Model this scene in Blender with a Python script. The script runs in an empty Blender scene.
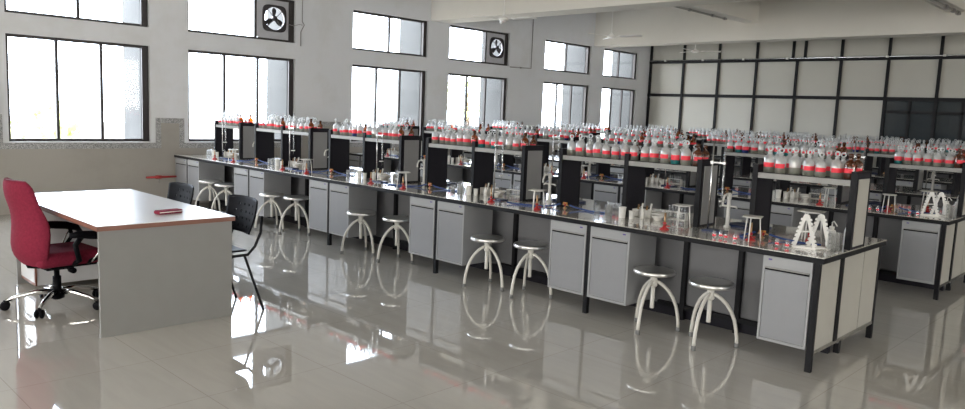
import bpy, math, random
from mathutils import Vector, Matrix
random.seed(7)
PI = math.pi
S = bpy.context.scene
COL = S.collection

# ------------------------------------------------------------------ materials
def new_mat(name):
    m = bpy.data.materials.new(name); m.use_nodes = True
    return m, m.node_tree.nodes, m.node_tree.links, m.node_tree.nodes['Principled BSDF']

def pbr(name, col, rough=.5, metal=0., spec=.5, noise=None, scale=8., bump=0., coat=0.):
    m, N, L, b = new_mat(name)
    b.inputs['Base Color'].default_value = (*col, 1)
    b.inputs['Roughness'].default_value = rough
    b.inputs['Metallic'].default_value = metal
    b.inputs['Specular IOR Level'].default_value = spec
    b.inputs['Coat Weight'].default_value = coat
    tc = N.new('ShaderNodeTexCoord')
    nz = N.new('ShaderNodeTexNoise'); nz.inputs['Scale'].default_value = scale
    nz.inputs['Detail'].default_value = 4
    L.new(tc.outputs['Object'], nz.inputs['Vector'])
    rp = N.new('ShaderNodeValToRGB')
    k = .06 if noise is None else noise
    rp.color_ramp.elements[0].position = .3; rp.color_ramp.elements[1].position = .7
    rp.color_ramp.elements[0].color = tuple(max(0, c*(1-k)) for c in col)+(1,)
    rp.color_ramp.elements[1].color = tuple(min(1, c*(1+k)) for c in col)+(1,)
    L.new(nz.outputs['Fac'], rp.inputs['Fac']); L.new(rp.outputs['Color'], b.inputs['Base Color'])
    if bump:
        bp = N.new('ShaderNodeBump'); bp.inputs['Strength'].default_value = bump; bp.inputs['Distance'].default_value = .01
        L.new(nz.outputs['Fac'], bp.inputs['Height']); L.new(bp.outputs['Normal'], b.inputs['Normal'])
    return m

def thin_glass(name, tint, gloss=.12, milk=0., milkcol=(.85,.87,.88), edge=.5):
    """thin-walled glass: see-through, with a fresnel shine and optional pale scatter, standing in for highlights on bottles"""
    m = bpy.data.materials.new(name); m.use_nodes = True
    N, L = m.node_tree.nodes, m.node_tree.links
    N.clear()
    out = N.new('ShaderNodeOutputMaterial')
    tr = N.new('ShaderNodeBsdfTransparent'); tr.inputs['Color'].default_value = (*tint, 1)
    gl = N.new('ShaderNodeBsdfGlossy'); gl.inputs['Roughness'].default_value = .06
    lw = N.new('ShaderNodeLayerWeight'); lw.inputs['Blend'].default_value = .35
    mp = N.new('ShaderNodeMapRange'); mp.inputs['To Min'].default_value = gloss; mp.inputs['To Max'].default_value = edge
    L.new(lw.outputs['Facing'], mp.inputs['Value'])
    mx = N.new('ShaderNodeMixShader')
    L.new(mp.outputs['Result'], mx.inputs['Fac']); L.new(tr.outputs[0], mx.inputs[1]); L.new(gl.outputs[0], mx.inputs[2])
    last = mx
    if milk > 0:
        df = N.new('ShaderNodeBsdfDiffuse'); df.inputs['Color'].default_value = (*milkcol, 1)
        tl = N.new('ShaderNodeBsdfTranslucent'); tl.inputs['Color'].default_value = (*milkcol, 1)
        ms = N.new('ShaderNodeMixShader'); ms.inputs['Fac'].default_value = .5
        L.new(df.outputs[0], ms.inputs[1]); L.new(tl.outputs[0], ms.inputs[2])
        m2 = N.new('ShaderNodeMixShader'); m2.inputs['Fac'].default_value = milk
        L.new(mx.outputs[0], m2.inputs[1]); L.new(ms.outputs[0], m2.inputs[2])
        last = m2
    L.new(last.outputs[0], out.inputs['Surface'])
    return m

def wall_mat(name, col, stain, amt):
    m, N, L, b = new_mat(name)
    tc = N.new('ShaderNodeTexCoord')
    a = N.new('ShaderNodeTexNoise'); a.inputs['Scale'].default_value = .9; a.inputs['Detail'].default_value = 7; a.inputs['Roughness'].default_value = .65
    f = N.new('ShaderNodeTexNoise'); f.inputs['Scale'].default_value = 35; f.inputs['Detail'].default_value = 3
    L.new(tc.outputs['Object'], a.inputs['Vector']); L.new(tc.outputs['Object'], f.inputs['Vector'])
    rp = N.new('ShaderNodeValToRGB'); rp.color_ramp.elements[0].position = .36; rp.color_ramp.elements[1].position = .5
    rp.color_ramp.elements[0].color = (*[c*(1-amt)+s*amt for c, s in zip(col, stain)], 1); rp.color_ramp.elements[1].color = (*col, 1)
    L.new(a.outputs['Fac'], rp.inputs['Fac']); L.new(rp.outputs['Color'], b.inputs['Base Color'])
    bp = N.new('ShaderNodeBump'); bp.inputs['Strength'].default_value = .12; bp.inputs['Distance'].default_value = .004
    L.new(f.outputs['Fac'], bp.inputs['Height']); L.new(bp.outputs['Normal'], b.inputs['Normal'])
    b.inputs['Roughness'].default_value = .7
    return m

def speckle(name, c0, c1, c2, scale, rough, coat=0.):
    m, N, L, b = new_mat(name)
    tc = N.new('ShaderNodeTexCoord')
    v = N.new('ShaderNodeTexVoronoi'); v.inputs['Scale'].default_value = scale
    L.new(tc.outputs['Object'], v.inputs['Vector'])
    sp = N.new('ShaderNodeSeparateColor'); L.new(v.outputs['Color'], sp.inputs['Color'])
    rp = N.new('ShaderNodeValToRGB'); e = rp.color_ramp.elements
    e[0].position = .15; e[0].color = (*c0, 1); e[1].position = .85; e[1].color = (*c2, 1)
    x = e.new(.5); x.color = (*c1, 1)
    L.new(sp.outputs[0], rp.inputs['Fac']); L.new(rp.outputs['Color'], b.inputs['Base Color'])
    b.inputs['Roughness'].default_value = rough; b.inputs['Coat Weight'].default_value = coat
    b.inputs['Coat Roughness'].default_value = .04
    return m

def tile_floor(name):
    m, N, L, b = new_mat(name)
    tc = N.new('ShaderNodeTexCoord')
    br = N.new('ShaderNodeTexBrick'); br.offset = 0.; br.inputs['Scale'].default_value = 1.
    br.inputs['Brick Width'].default_value = .88; br.inputs['Row Height'].default_value = .88
    br.inputs['Mortar Size'].default_value = .0025; br.inputs['Mortar Smooth'].default_value = .3
    br.inputs['Color1'].default_value = (.545, .52, .472, 1); br.inputs['Color2'].default_value = (.56, .533, .485, 1)
    br.inputs['Mortar'].default_value = (.40, .37, .33, 1)
    L.new(tc.outputs['Object'], br.inputs['Vector'])
    mp = N.new('ShaderNodeMapping'); mp.inputs['Scale'].default_value = (.6, 4., 1); mp.inputs['Rotation'].default_value = (0, 0, .5)
    L.new(tc.outputs['Object'], mp.inputs['Vector'])
    nz = N.new('ShaderNodeTexNoise'); nz.inputs['Scale'].default_value = 2.2; nz.inputs['Detail'].default_value = 6; nz.inputs['Distortion'].default_value = 1.2
    L.new(mp.outputs[0], nz.inputs['Vector'])
    rp = N.new('ShaderNodeValToRGB'); rp.color_ramp.elements[0].position = .35; rp.color_ramp.elements[1].position = .65
    rp.color_ramp.elements[0].color = (.97, .97, .97, 1); rp.color_ramp.elements[1].color = (1.02, 1.02, 1.02, 1)
    L.new(nz.outputs['Fac'], rp.inputs['Fac'])
    mx = N.new('ShaderNodeMix'); mx.data_type = 'RGBA'; mx.blend_type = 'MULTIPLY'; mx.inputs['Factor'].default_value = 1
    L.new(br.outputs['Color'], mx.inputs['A']); L.new(rp.outputs['Color'], mx.inputs['B'])
    L.new(mx.outputs['Result'], b.inputs['Base Color'])
    b.inputs['Roughness'].default_value = .03; b.inputs['Specular IOR Level'].default_value = .6; b.inputs['Coat Weight'].default_value = .6; b.inputs['Coat Roughness'].default_value = .01
    # the polished tiles lie very slightly uneven
    n2 = N.new('ShaderNodeTexNoise'); n2.inputs['Scale'].default_value = 1.3; n2.inputs['Detail'].default_value = 1
    L.new(tc.outputs['Object'], n2.inputs['Vector'])
    bp = N.new('ShaderNodeBump'); bp.inputs['Strength'].default_value = .02; bp.inputs['Distance'].default_value = .003
    L.new(n2.outputs['Fac'], bp.inputs['Height'])
    return m

M = {}
M['plaster'] = wall_mat('plaster', (.715, .722, .74), (.62, .615, .60), .45)
M['beam'] = wall_mat('beam paint', (.76, .73, .67), (.70, .67, .61), .35)
M['dado'] = wall_mat('dado tile', (.36, .335, .30), (.31, .285, .25), .5)
M['floor'] = tile_floor('polished floor tile')
M['granite'] = speckle('granite band', (.20, .20, .20), (.34, .335, .33), (.50, .495, .49), 90, .35)
M['worktop'] = speckle('worktop granite', (.36, .335, .29), (.56, .53, .47), (.72, .69, .63), 120, .10, .8)
M['black_edge'] = pbr('black steel', (.010, .010, .012), .5, spec=.2)
M['win_frame'] = pbr('dark window metal', (.030, .024, .024), .45)
M['grey_lam'] = pbr('grey laminate', (.40, .41, .43), .38, noise=.02)
M['grey_door'] = pbr('grey door', (.28, .285, .30), .35, noise=.02)
M['cab_frame'] = pbr('grey cabinet metal', (.35, .355, .365), .35, noise=.02)
M['knee'] = pbr('grey knee panel', (.18, .18, .19), .5, noise=.02)
M['end_panel'] = pbr('cream end panel', (.46, .445, .40), .4, noise=.02)
M['rack_side_dim'] = pbr('dimmed grey rack side', (.31, .308, .31), .4, noise=.02)  # greyer copy of the end panel; light falling off put into the colour
M['dark_lam'] = pbr('dark laminate', (.016, .015, .021), .5, spec=.2)
M['shelf'] = pbr('shelf metal', (.30, .295, .28), .4)
M['chrome'] = pbr('chrome', (.78, .77, .75), .14, 1.)
M['seat_steel'] = pbr('polished seat steel', (.74, .73, .71), .30, .92)
M['steel'] = pbr('brushed steel', (.62, .61, .60), .25, 1.)
M['cream_paint'] = pbr('cream leg paint', (.70, .68, .63), .35)
M['rubber'] = pbr('grey rubber', (.22, .22, .22), .7)
M['white_plastic'] = pbr('white plastic', (.80, .79, .76), .4)
M['porcelain'] = pbr('porcelain', (.78, .76, .72), .2)
M['red_paint'] = pbr('red enamel', (.42, .03, .03), .35)
M['red_label'] = pbr('red label', (.90, .04, .07), .5, noise=.03)
M['yellow'] = pbr('yellow plastic', (.50, .20, .03), .4)
M['blue_hose'] = pbr('blue rubber', (.02, .06, .22), .45)
M['blue_dark'] = pbr('dark blue plastic', (.012, .022, .07), .35)
M['brass'] = pbr('brass', (.45, .28, .15), .35, .7)
M['black_plastic'] = pbr('black plastic', (.006, .006, .008), .5, spec=.08)
M['red_fabric'] = pbr('crimson fabric', (.21, .016, .040), .85, spec=.25, noise=.14, scale=60, bump=.25)
M['desk_white'] = pbr('white desk laminate', (.74, .74, .75), .25, noise=.01)
M['desk_grey'] = pbr('grey desk board', (.245, .24, .23), .45, noise=.02)
M['desk_brown'] = pbr('brown edge band', (.20, .075, .045), .4)
M['fan_white'] = pbr('white fan enamel', (.86, .84, .80), .35)
M['fan_grey'] = pbr('grey sheet panel', (.52, .52, .55), .5)
M['fan_dark'] = pbr('dark fan metal', (.025, .02, .024), .45)
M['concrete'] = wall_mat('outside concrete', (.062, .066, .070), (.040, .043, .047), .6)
M['partition'] = pbr('partition board', (.50, .485, .435), .5, noise=.02, scale=2)
M['pane'] = thin_glass('window pane', (.97, .98, .98), .012, edge=.10)
M['dark_glass'] = pbr('dark glazing', (.018, .026, .031), .12, spec=.5)
M['bottle'] = thin_glass('bottle glass', (.95, .96, .95), .2, .42, (.95, .96, .95), .8)  # pale scatter puts the white reflections of clear glass into its colour
M['stopper'] = thin_glass('stopper glass', (.95, .96, .96), .35, .55, (.88, .9, .9), .85)  # whitened, the bright ring highlights put into the glass colour
M['ware'] = thin_glass('laboratory glass', (.96, .97, .97), .12, .12, (.9, .9, .9), .7)
M['amber'] = thin_glass('amber glass', (.62, .22, .02), .1, .18, (.30, .10, .015), .4)
M['amber_dark'] = pbr('amber stopper', (.07, .025, .012), .25)
M['liq_clear'] = thin_glass('bottle contents', (.80, .82, .77), .06, .42, (.55, .56, .49), .3)
M['liq_teal'] = pbr('teal contents', (.02, .16, .16), .3)
M['liq_blue'] = pbr('blue contents', (.015, .035, .15), .3)
M['liq_amber'] = pbr('dark contents', (.06, .022, .012), .3)
M['logo'] = pbr('violet badge', (.12, .08, .30), .4)
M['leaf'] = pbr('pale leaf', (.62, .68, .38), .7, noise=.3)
M['bark'] = pbr('bark', (.14, .10, .07), .9)
M['earth'] = pbr('pale earth', (.22, .20, .17), .95, noise=.15, scale=.3)
M['wire'] = pbr('grey wire', (.30, .28, .27), .6)
M['gauze'] = pbr('wire gauze', (.62, .60, .56), .6, .3)

# ------------------------------------------------------------------ mesh builder
class MB:
    def __init__(s): s.v, s.f, s.m, s.sm = [], [], [], []
    def add(s, vs, fs, m=0, smooth=False, M4=None):
        o = len(s.v)
        s.v += [tuple(M4 @ Vector(p)) if M4 else tuple(p) for p in vs]
        for f in fs:
            s.f.append([i+o for i in f]); s.m.append(m); s.sm.append(smooth)
        return s
    def box(s, x0, x1, y0, y1, z0, z1, m=0, M4=None):
        v = [(x, y, z) for z in (z0, z1) for y in (y0, y1) for x in (x0, x1)]
        return s.add(v, [(0,2,3,1), (4,5,7,6), (0,1,5,4), (2,6,7,3), (0,4,6,2), (1,3,7,5)], m, False, M4)
    def lathe(s, prof, n=16, loc=(0,0,0), m=0, M4=None, a0=0, a1=2*PI, smooth=True, ms=None):
        full = abs(a1-a0-2*PI) < 1e-6
        k = n if full else n+1
        v = []
        for r, z in prof:
            for i in range(k):
                a = a0+(a1-a0)*i/n
                v.append((loc[0]+r*math.cos(a), loc[1]+r*math.sin(a), loc[2]+z))
        o = len(s.v)
        s.v += [tuple(M4 @ Vector(p)) if M4 else p for p in v]
        for j in range(len(prof)-1):
            for i in range(n):
                b = (i+1) % k if full else i+1
                s.f.append([o+j*k+i, o+j*k+b, o+(j+1)*k+b, o+(j+1)*k+i]); s.m.append(ms[j] if ms else m); s.sm.append(smooth)
        return s
    def tube(s, pts, r, n=8, m=0, M4=None, caps=True, rs=None):
        P = [Vector(p) for p in pts]; K = len(P)
        t = (P[1]-P[0]).normalized()
        u = t.orthogonal().normalized(); o = len(s.v); V = []
        for j in range(K):
            t = ((P[j]-P[j-1]).normalized() if j else (P[1]-P[0]).normalized())
            if 0 < j < K-1: t = (t+(P[j+1]-P[j]).normalized()).normalized()
            u = (u-t*u.dot(t)).normalized(); w = t.cross(u)
            rr = rs[j] if rs else r
            for i in range(n):
                a = 2*PI*i/n; V.append(P[j]+u*(rr*math.cos(a))+w*(rr*math.sin(a)))
        s.v += [tuple(M4 @ p) if M4 else tuple(p) for p in V]
        for j in range(K-1):
            for i in range(n):
                b = (i+1) % n
                s.f.append([o+j*n+i, o+j*n+b, o+(j+1)*n+b, o+(j+1)*n+i]); s.m.append(m); s.sm.append(True)
        if caps:
            s.f.append([o+i for i in range(n)][::-1]); s.m.append(m); s.sm.append(False)
            s.f.append([o+(K-1)*n+i for i in range(n)]); s.m.append(m); s.sm.append(False)
        return s
    def prism(s, poly, z0, z1, m=0, M4=None):
        n = len(poly)
        v = [(x, y, z0) for x, y in poly]+[(x, y, z1) for x, y in poly]
        f = [list(range(n))[::-1], [n+i for i in range(n)]]+[[i, (i+1) % n, n+(i+1) % n, n+i] for i in range(n)]
        return s.add(v, f, m, False, M4)
    def grid(s, P, m=0, M4=None):
        """P: rows of points"""
        nu = len(P[0]); v = [p for r in P for p in r]
        f = [(j*nu+i, j*nu+i+1, (j+1)*nu+i+1, (j+1)*nu+i) for j in range(len(P)-1) for i in range(nu-1)]
        return s.add(v, f, m, True, M4)
    def build(s, name, mats, parent=None, loc=(0,0,0), bevel=0, subsurf=0, solid=0, segs=2):
        me = bpy.data.meshes.new(name); me.from_pydata(s.v, [], s.f)
        if not isinstance(mats, (list, tuple)): mats = [mats]
        for x in mats: me.materials.append(M[x])
        me.polygons.foreach_set('material_index', s.m); me.polygons.foreach_set('use_smooth', s.sm)
        me.update()
        o = bpy.data.objects.new(name, me); COL.objects.link(o); o.location = loc
        if parent: o.parent = parent
        if solid:
            q = o.modifiers.new('thick', 'SOLIDIFY'); q.thickness = solid; q.offset = 0
        if bevel:
            q = o.modifiers.new('edge', 'BEVEL'); q.width = bevel; q.segments = segs; q.limit_method = 'ANGLE'
        if subsurf:
            q = o.modifiers.new('smooth', 'SUBSURF'); q.levels = q.render_levels = subsurf
        return o

def rotm(axis, a, loc=(0,0,0)): return Matrix.Translation(loc) @ Matrix.Rotation(a, 4, axis)
def tag(o, label=None, cat=None, group=None, kind=None):
    if label: o['label'] = label
    if cat: o['category'] = cat
    if group: o['group'] = group
    if kind: o['kind'] = kind
    return o
def thing(name, label, cat, loc=(0,0,0), rz=0, group=None):
    o = bpy.data.objects.new(name, None); COL.objects.link(o)
    o.location = loc; o.rotation_euler = (0, 0, rz); o.empty_display_size = .05
    return tag(o, label, cat, group)
def copy_tree(o, parent=None):
    c = o.copy(); COL.objects.link(c)
    if parent: c.parent = parent
    for ch in list(o.children): copy_tree(ch, c)
    return c
class Proto:
    """the first place() moves the thing itself, later ones copy it with its parts"""
    def __init__(s, root): s.root, s.used = root, False
    def place(s, loc, rz=0, label=None, group=None, scale=None):
        r = copy_tree(s.root) if s.used else s.root
        s.used = True
        r.location = loc; r.rotation_euler = (0, 0, rz)
        if scale: r.scale = (scale,)*3
        if label: r['label'] = label
        if group: r['group'] = group
        return r
def struct(name, mb, mats, parent=None, **k):
    o = mb.build(name, mats, parent, **k)
    if parent is None: o['kind'] = 'structure'
    return o
def sempty(name):
    o = bpy.data.objects.new(name, None); COL.objects.link(o); o['kind'] = 'structure'; return o

# ------------------------------------------------------------------ measures (metres)
HB = .90                       # bench height
Y0, WD = .969, 1.496           # near edge and width of the front bench
XE, L = 11.245, 2.144          # bench end, module length
T0 = XE-.02-5*L                # first leg line
OFF = [0, 3.69, 7.13, 10.78]   # distance of each bench from the front one
RY = 1.717                     # mid-line of the rack
YP = 16.394                    # partition
ZC = 5.4
ZS, ZT, ZUS, ZUT = 1.126, 2.761, 3.069, 3.891
WINS = [(-5.09, -2.94), (-1.57, .573), (1.2475, 3.42), (4.80, 6.907), (7.583, 9.699), (11.127, 13.222), (13.862, 15.69)]

# ------------------------------------------------------------------ room shell
XR, YN = 28.0, -11.0
struct('floor', MB().box(-.25, XR+.2, YN-.2, YP+.3, -.12, 0), 'floor')
struct('ceiling', MB().box(-.25, XR+.2, YN-.2, YP+.3, ZC, ZC+.15), 'plaster')
def holed_wall(x0, x1, wins, y0, y1, rows):
    mb = MB(); y = y0
    for a, b in wins:
        mb.box(x0, x1, y, a, 0, ZC)
        z = 0
        for za, zb in rows:
            mb.box(x0, x1, a, b, z, za); z = zb
        mb.box(x0, x1, a, b, z, ZC); y = b
    mb.box(x0, x1, y, y1, 0, ZC)
    return mb
struct('wall_left', holed_wall(-.23, 0, WINS, YN-.2, YP+.3, [(ZS, ZT), (ZUS, ZUT)]), 'plaster')
WR = [(-3.0, -.8), (3.2, 5.4), (9.4, 11.6)]
WF = [(5, 7.6), (12, 14.6), (19, 21.6)]
struct('wall_right', holed_wall(XR, XR+.2, WR, YN-.2, YP+.3, [(1.0, 3.8)]), 'plaster')
mb = MB(); x = -.2
for a, b in WF:
    mb.box(x, a, YN-.2, YN, 0, ZC); mb.box(a, b, YN-.2, YN, 0, 1.0); mb.box(a, b, YN-.2, YN, 3.8, ZC); x = b
mb.box(x, XR+.2, YN-.2, YN, 0, ZC)
struct('wall_front', mb, 'plaster')

# windows
wn = [0]
def window(y0, y1, z0, z1, panes, fan=False, x=-.10, glassy=True):
    wn[0] += 1
    w = sempty('window_%d' % wn[0])
    t, d = .045, .035
    f = MB()
    f.box(x-d, x+d, y0, y1, z0, z0+t); f.box(x-d, x+d, y0, y1, z1-t, z1)
    f.box(x-d, x+d, y0, y0+t, z0+t, z1-t); f.box(x-d, x+d, y1-.09, y1, z0+t, z1-t)
    # sliding track with its own darker lip on the far jamb
    f.box(x+d, x+d+.03, y1-.12, y1-.04, z0+.02, z1-.02)
    o = f.build('window_frame', 'win_frame', w)
    a, b = y0+t, y1-.09
    n = len(panes)
    edges = [a]+[a+(b-a)*p for p in panes]
    for i in range(1, n):
        MB().box(x-.028, x+.028, edges[i]-.022, edges[i]+.022, z0+t, z1-t).build('mullion', 'win_frame', w)
    for i in range(n):
        if fan and i == n-1:
            continue
        MB().box(x-.004, x+.004, edges[i], edges[i+1], z0+t, z1-t).build('window_pane', 'pane', w)
    if fan:
        # sheet panel with a round hole for the fan
        ya, yb, za, zb = edges[n-1]+.02, y1-.05, z0+t, z1-t
        cy, cz, r = (ya+yb)/2, (za+zb)/2+.02, .215
        K = 40; ring = []; outer = []
        for i in range(K):
            an = 2*PI*i/K+PI/4; ca, sa = math.cos(an), math.sin(an)
            ring.append((x+.01, cy+r*ca, cz+r*sa))
            q = min(((yb-cy)/abs(ca) if ca > 0 else (cy-ya)/abs(ca)) if abs(ca) > 1e-6 else 9,
                    ((zb-cz)/abs(sa) if sa > 0 else (cz-za)/abs(sa)) if abs(sa) > 1e-6 else 9)
            outer.append((x+.01, cy+q*ca, cz+q*sa))
        MB().add(ring+outer, [(i, (i+1) % K, K+(i+1) % K, K+i) for i in range(K)]).build('sheet_panel', 'fan_grey', w, solid=.02)
        exhaust(x+.03, cy, cz, r)
    return w
def exhaust(x, cy, cz, r):
    second = cy > 6
    t = thing('exhaust_fan', 'dark square-framed exhaust fan in the upper window between the two ceiling cross beams' if second
              else 'dark square-framed exhaust fan in the upper window by the first bottle racks', 'exhaust fan', (x, cy, cz))
    # rounded square mounting frame with a round opening
    K = 48; ring = []; outer = []; R2 = r*1.18
    for i in range(K):
        an = 2*PI*i/K; ca, sa = math.cos(an), math.sin(an)
        q = R2/(abs(ca)**5+abs(sa)**5)**(1/5)
        ring.append((0, r*ca, r*sa)); outer.append((0, q*ca, q*sa))
    MB().add(ring+outer, [(i, (i+1) % K, K+(i+1) % K, K+i) for i in range(K)]).build('mounting_frame', 'fan_dark', t, solid=.03)
    for k in range(4):
        a = PI/4+k*PI/2
        MB().tube([(.02, 0, 0), (.02, r*math.cos(a), r*math.sin(a))], .007, 6).build('strut', 'fan_dark', t)
    MB().lathe([(0, .05), (.035, .05), (.05, .03), (.05, -.05), (0, -.05)], 16, M4=rotm('Y', PI/2)).build('motor', 'fan_dark', t)
    for k in range(3):
        a = k*2*PI/3+PI/2
        P = []
        for rr, wd in ((.04, .03), (.09, .075), (.15, .10), (.185, .085), (.2, .04)):
            row = []
            for s_ in (-1, 0, 1):
                aa = a+s_*wd/rr*.55 if rr > .05 else a+s_*.5
                row.append((-.02+s_*.012, rr*math.cos(aa), rr*math.sin(aa)))
            P.append(row)
        MB().grid(P).build('blade', 'fan_dark', t, solid=.004)
for i, (a, b) in enumerate(WINS):
    window(a, b, ZS, ZT, [1/3, 2/3, 1])
    if i in (2, 4): window(a, b, ZUS, ZUT, [.64, 1], fan=True)
    else: window(a, b, ZUS, ZUT, [.5, 1])

# dado, granite bands
tn = [0]
def trim(mb, mat):
    tn[0] += 1
    return struct('trim_%d' % tn[0], mb, mat)
DZ = 1.45
gaps = [(YN, WINS[0][0])]+[(WINS[i][1], WINS[i+1][0]) for i in range(len(WINS)-1)]+[(WINS[-1][1], YP)]
for g, (a, b) in enumerate(gaps):
    aa = a+.085 if g else a; bb = b-.085 if g < len(gaps)-1 else b
    d = MB()
    d.box(0, .010, aa, bb, 0, DZ)
    trim(d, 'dado')
    bnd = MB()
    bnd.box(0, .014, aa, bb, DZ, DZ+.09)
    if g: bnd.box(0, .014, aa, aa+.09, ZS-.115, DZ)
    if g < len(gaps)-1: bnd.box(0, .014, bb-.09, bb, ZS-.115, DZ)
    trim(bnd, 'granite')
for a, b in WINS:
    trim(MB().box(0, .010, a-.085, b+.085, 0, ZS-.115), 'dado')
    trim(MB().box(-.06, .014, a-.085, b+.085, ZS-.115, ZS-.02), 'granite')

# concrete fins outside, beyond each window's far jamb
for i, (a, b) in enumerate(WINS):
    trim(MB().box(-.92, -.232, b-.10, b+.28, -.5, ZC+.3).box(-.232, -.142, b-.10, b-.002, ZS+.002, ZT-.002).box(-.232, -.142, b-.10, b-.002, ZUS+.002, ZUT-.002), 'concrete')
struct('ground', MB().box(-60, -.24, -50, 60, -1.0, -.5), 'earth')

# beams across the room and along it
for k, (a, b) in enumerate([(-5.6, -5.0), (.62, 1.22), (6.97, 7.56), (13.33, 13.86)]):
    o = struct('beam', MB().box(0, XR, a, b, 3.905, ZC), 'beam')
for a, b in [(-5.0, .62), (1.22, 6.97), (7.56, 13.33)]:
    for x in (4.55, 8.95, 13.4):
        struct('beam', MB().box(x, x+.34, a, b, 4.32, ZC), 'beam')

# partition (wall_back)
PP = 1.1641
wb = sempty('wall_back')
MB().box(0, 7.03+.02, YP, YP+.08, 0, ZC).box(7.05, XR, YP, YP+.08, 2.64, ZC).build('board', 'partition', wb)
MB().box(7.05, XR, YP+.02, YP+.05, 0, 2.64).build('dark_pane', 'dark_glass', wb)
for k in range(17):
    x = .05+k*PP
    if x > XR: break
    MB().box(x-.035, x+.035, YP-.05, YP+.0, 0, 3.68).build('post', 'black_edge', wb)
    if k != 4: MB().box(x-.035, x+.035, YP-.05, YP, 3.68, ZC).build('post', 'black_edge', wb)
for x in (.05+4*PP-.13, .05+4*PP+.2):
    MB().box(x-.035, x+.035, YP-.05, YP, 3.68, ZC).build('post', 'black_edge', wb)
for z in (3.66, 2.635):
    MB().box(0, XR, YP-.045, YP, z-.045, z+.045).build('rail', 'black_edge', wb)
for k in range(6, 16):
    x = .05+k*PP
    MB().box(x+PP*.5-.03, x+PP*.5+.03, YP-.02, YP+.02, 0, 2.6).build('mullion', 'black_edge', wb)
MB().box(7.05, XR, YP-.02, YP+.02, 2.27, 2.34).build('rail', 'black_edge', wb)

def conduit(name, label, pts, r, rings, mat, rm, cat='conduit'):
    t = thing(name, label, cat, pts[0])
    o = Vector(pts[0]); P = [Vector(p)-o for p in pts]
    MB().tube(P, r, 8).build('tube', mat, t)
    for a in rings:
        i = int(a); f = a-i; p = P[i].lerp(P[i+1], f); d = (P[i+1]-P[i]).normalized()
        MB().tube([p-d*.03, p+d*.03], r*1.6, 8).build('coupling', rm, t)
    return t
conduit('conduit', 'silver conduit with couplings along the upper rail of the panelled partition', [(.03, YP-.078, 3.70), (XR-.08, YP-.078, 3.70)], .017,
        [.02+.046*i for i in range(21)], 'steel', 'white_plastic')
conduit('conduit', 'grey conduit clipped under the ceiling beam between the two cross beams', [(4.62, 7.6, 4.29), (4.62, 12.2, 4.29)], .022, [.2, .45, .62, .85, .98], 'steel', 'wire')
conduit('conduit', 'grey conduit clipped under the second ceiling beam along the room', [(9.2, 7.6, 4.262), (9.2, 13.2, 4.262)], .03, [.9, .8, .97], 'steel', 'wire')
conduit('cable', 'thin drop cable hanging on the plaster beside the first exhaust fan', [(.015, 3.56, 5.35), (.015, 3.56, 3.5), (.03, 3.60, 3.44), (.015, 3.53, 3.30), (.015, 3.53, 3.02)], .008, [], 'wire', 'wire', 'cable')
conduit('cable', 'thin looped cable from the first exhaust fan to its wall drop', [(-.02, 3.24, 3.42), (.02, 3.36, 3.40), (.03, 3.50, 3.44), (.02, 3.555, 3.43)], .006, [], 'wire', 'wire', 'cable')
conduit('conduit', 'thin brown conduit down the plaster to the fourth window exhaust fan', [(.02, 10.55, 5.35), (.02, 10.55, 3.07), (.02, 9.72, 3.05)], .012, [1.5], 'wire', 'wire')
t = thing('wall_box', 'grey metal wall box beside the window behind the crimson chair', 'wall box', (0.014, -1.86, 1.05))
MB().box(0, .06, -.14, .14, 0, .95).build('body', 'grey_lam', t, bevel=.006)
MB().box(.06, .066, -.13, .13, .36, .38).box(.06, .066, -.13, .13, .1, .12).build('clip', 'white_plastic', t)
# red gas pipe on the wall
t = thing('gas_pipe', 'red gas pipe with a valve low on the tiled wall', 'pipe', (.07, .46, .51))
MB().tube([(0, 0, 0), (0, .56, .0)], .018, 10).build('pipe', 'red_paint', t)
MB().tube([(0, .16, 0), (0, .26, 0)], .03, 10).build('valve_body', 'red_paint', t)
MB().tube([(.0, .21, 0), (.02, .21, -.10)], .011, 8).build('valve_lever', 'wire', t)
MB().tube([(-.056, .02, 0), (0, .02, 0)], .01, 6).tube([(-.056, .45, 0), (0, .45, 0)], .01, 6).build('bracket', 'wire', t)

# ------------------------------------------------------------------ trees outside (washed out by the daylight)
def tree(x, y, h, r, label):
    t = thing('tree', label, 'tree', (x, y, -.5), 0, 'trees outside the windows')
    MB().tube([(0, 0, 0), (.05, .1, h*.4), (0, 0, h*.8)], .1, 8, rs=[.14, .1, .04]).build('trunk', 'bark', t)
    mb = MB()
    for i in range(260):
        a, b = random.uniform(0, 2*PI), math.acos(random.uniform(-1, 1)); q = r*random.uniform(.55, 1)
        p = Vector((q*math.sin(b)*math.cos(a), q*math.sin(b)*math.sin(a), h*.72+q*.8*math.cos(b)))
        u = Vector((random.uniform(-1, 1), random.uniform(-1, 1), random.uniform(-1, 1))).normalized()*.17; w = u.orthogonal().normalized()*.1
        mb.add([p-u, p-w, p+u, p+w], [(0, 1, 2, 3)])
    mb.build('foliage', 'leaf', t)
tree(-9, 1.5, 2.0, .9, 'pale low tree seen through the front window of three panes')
tree(-14, 22.0, 4.2, 1.4, 'pale green tree seen through the tall window below the second exhaust fan')

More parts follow.
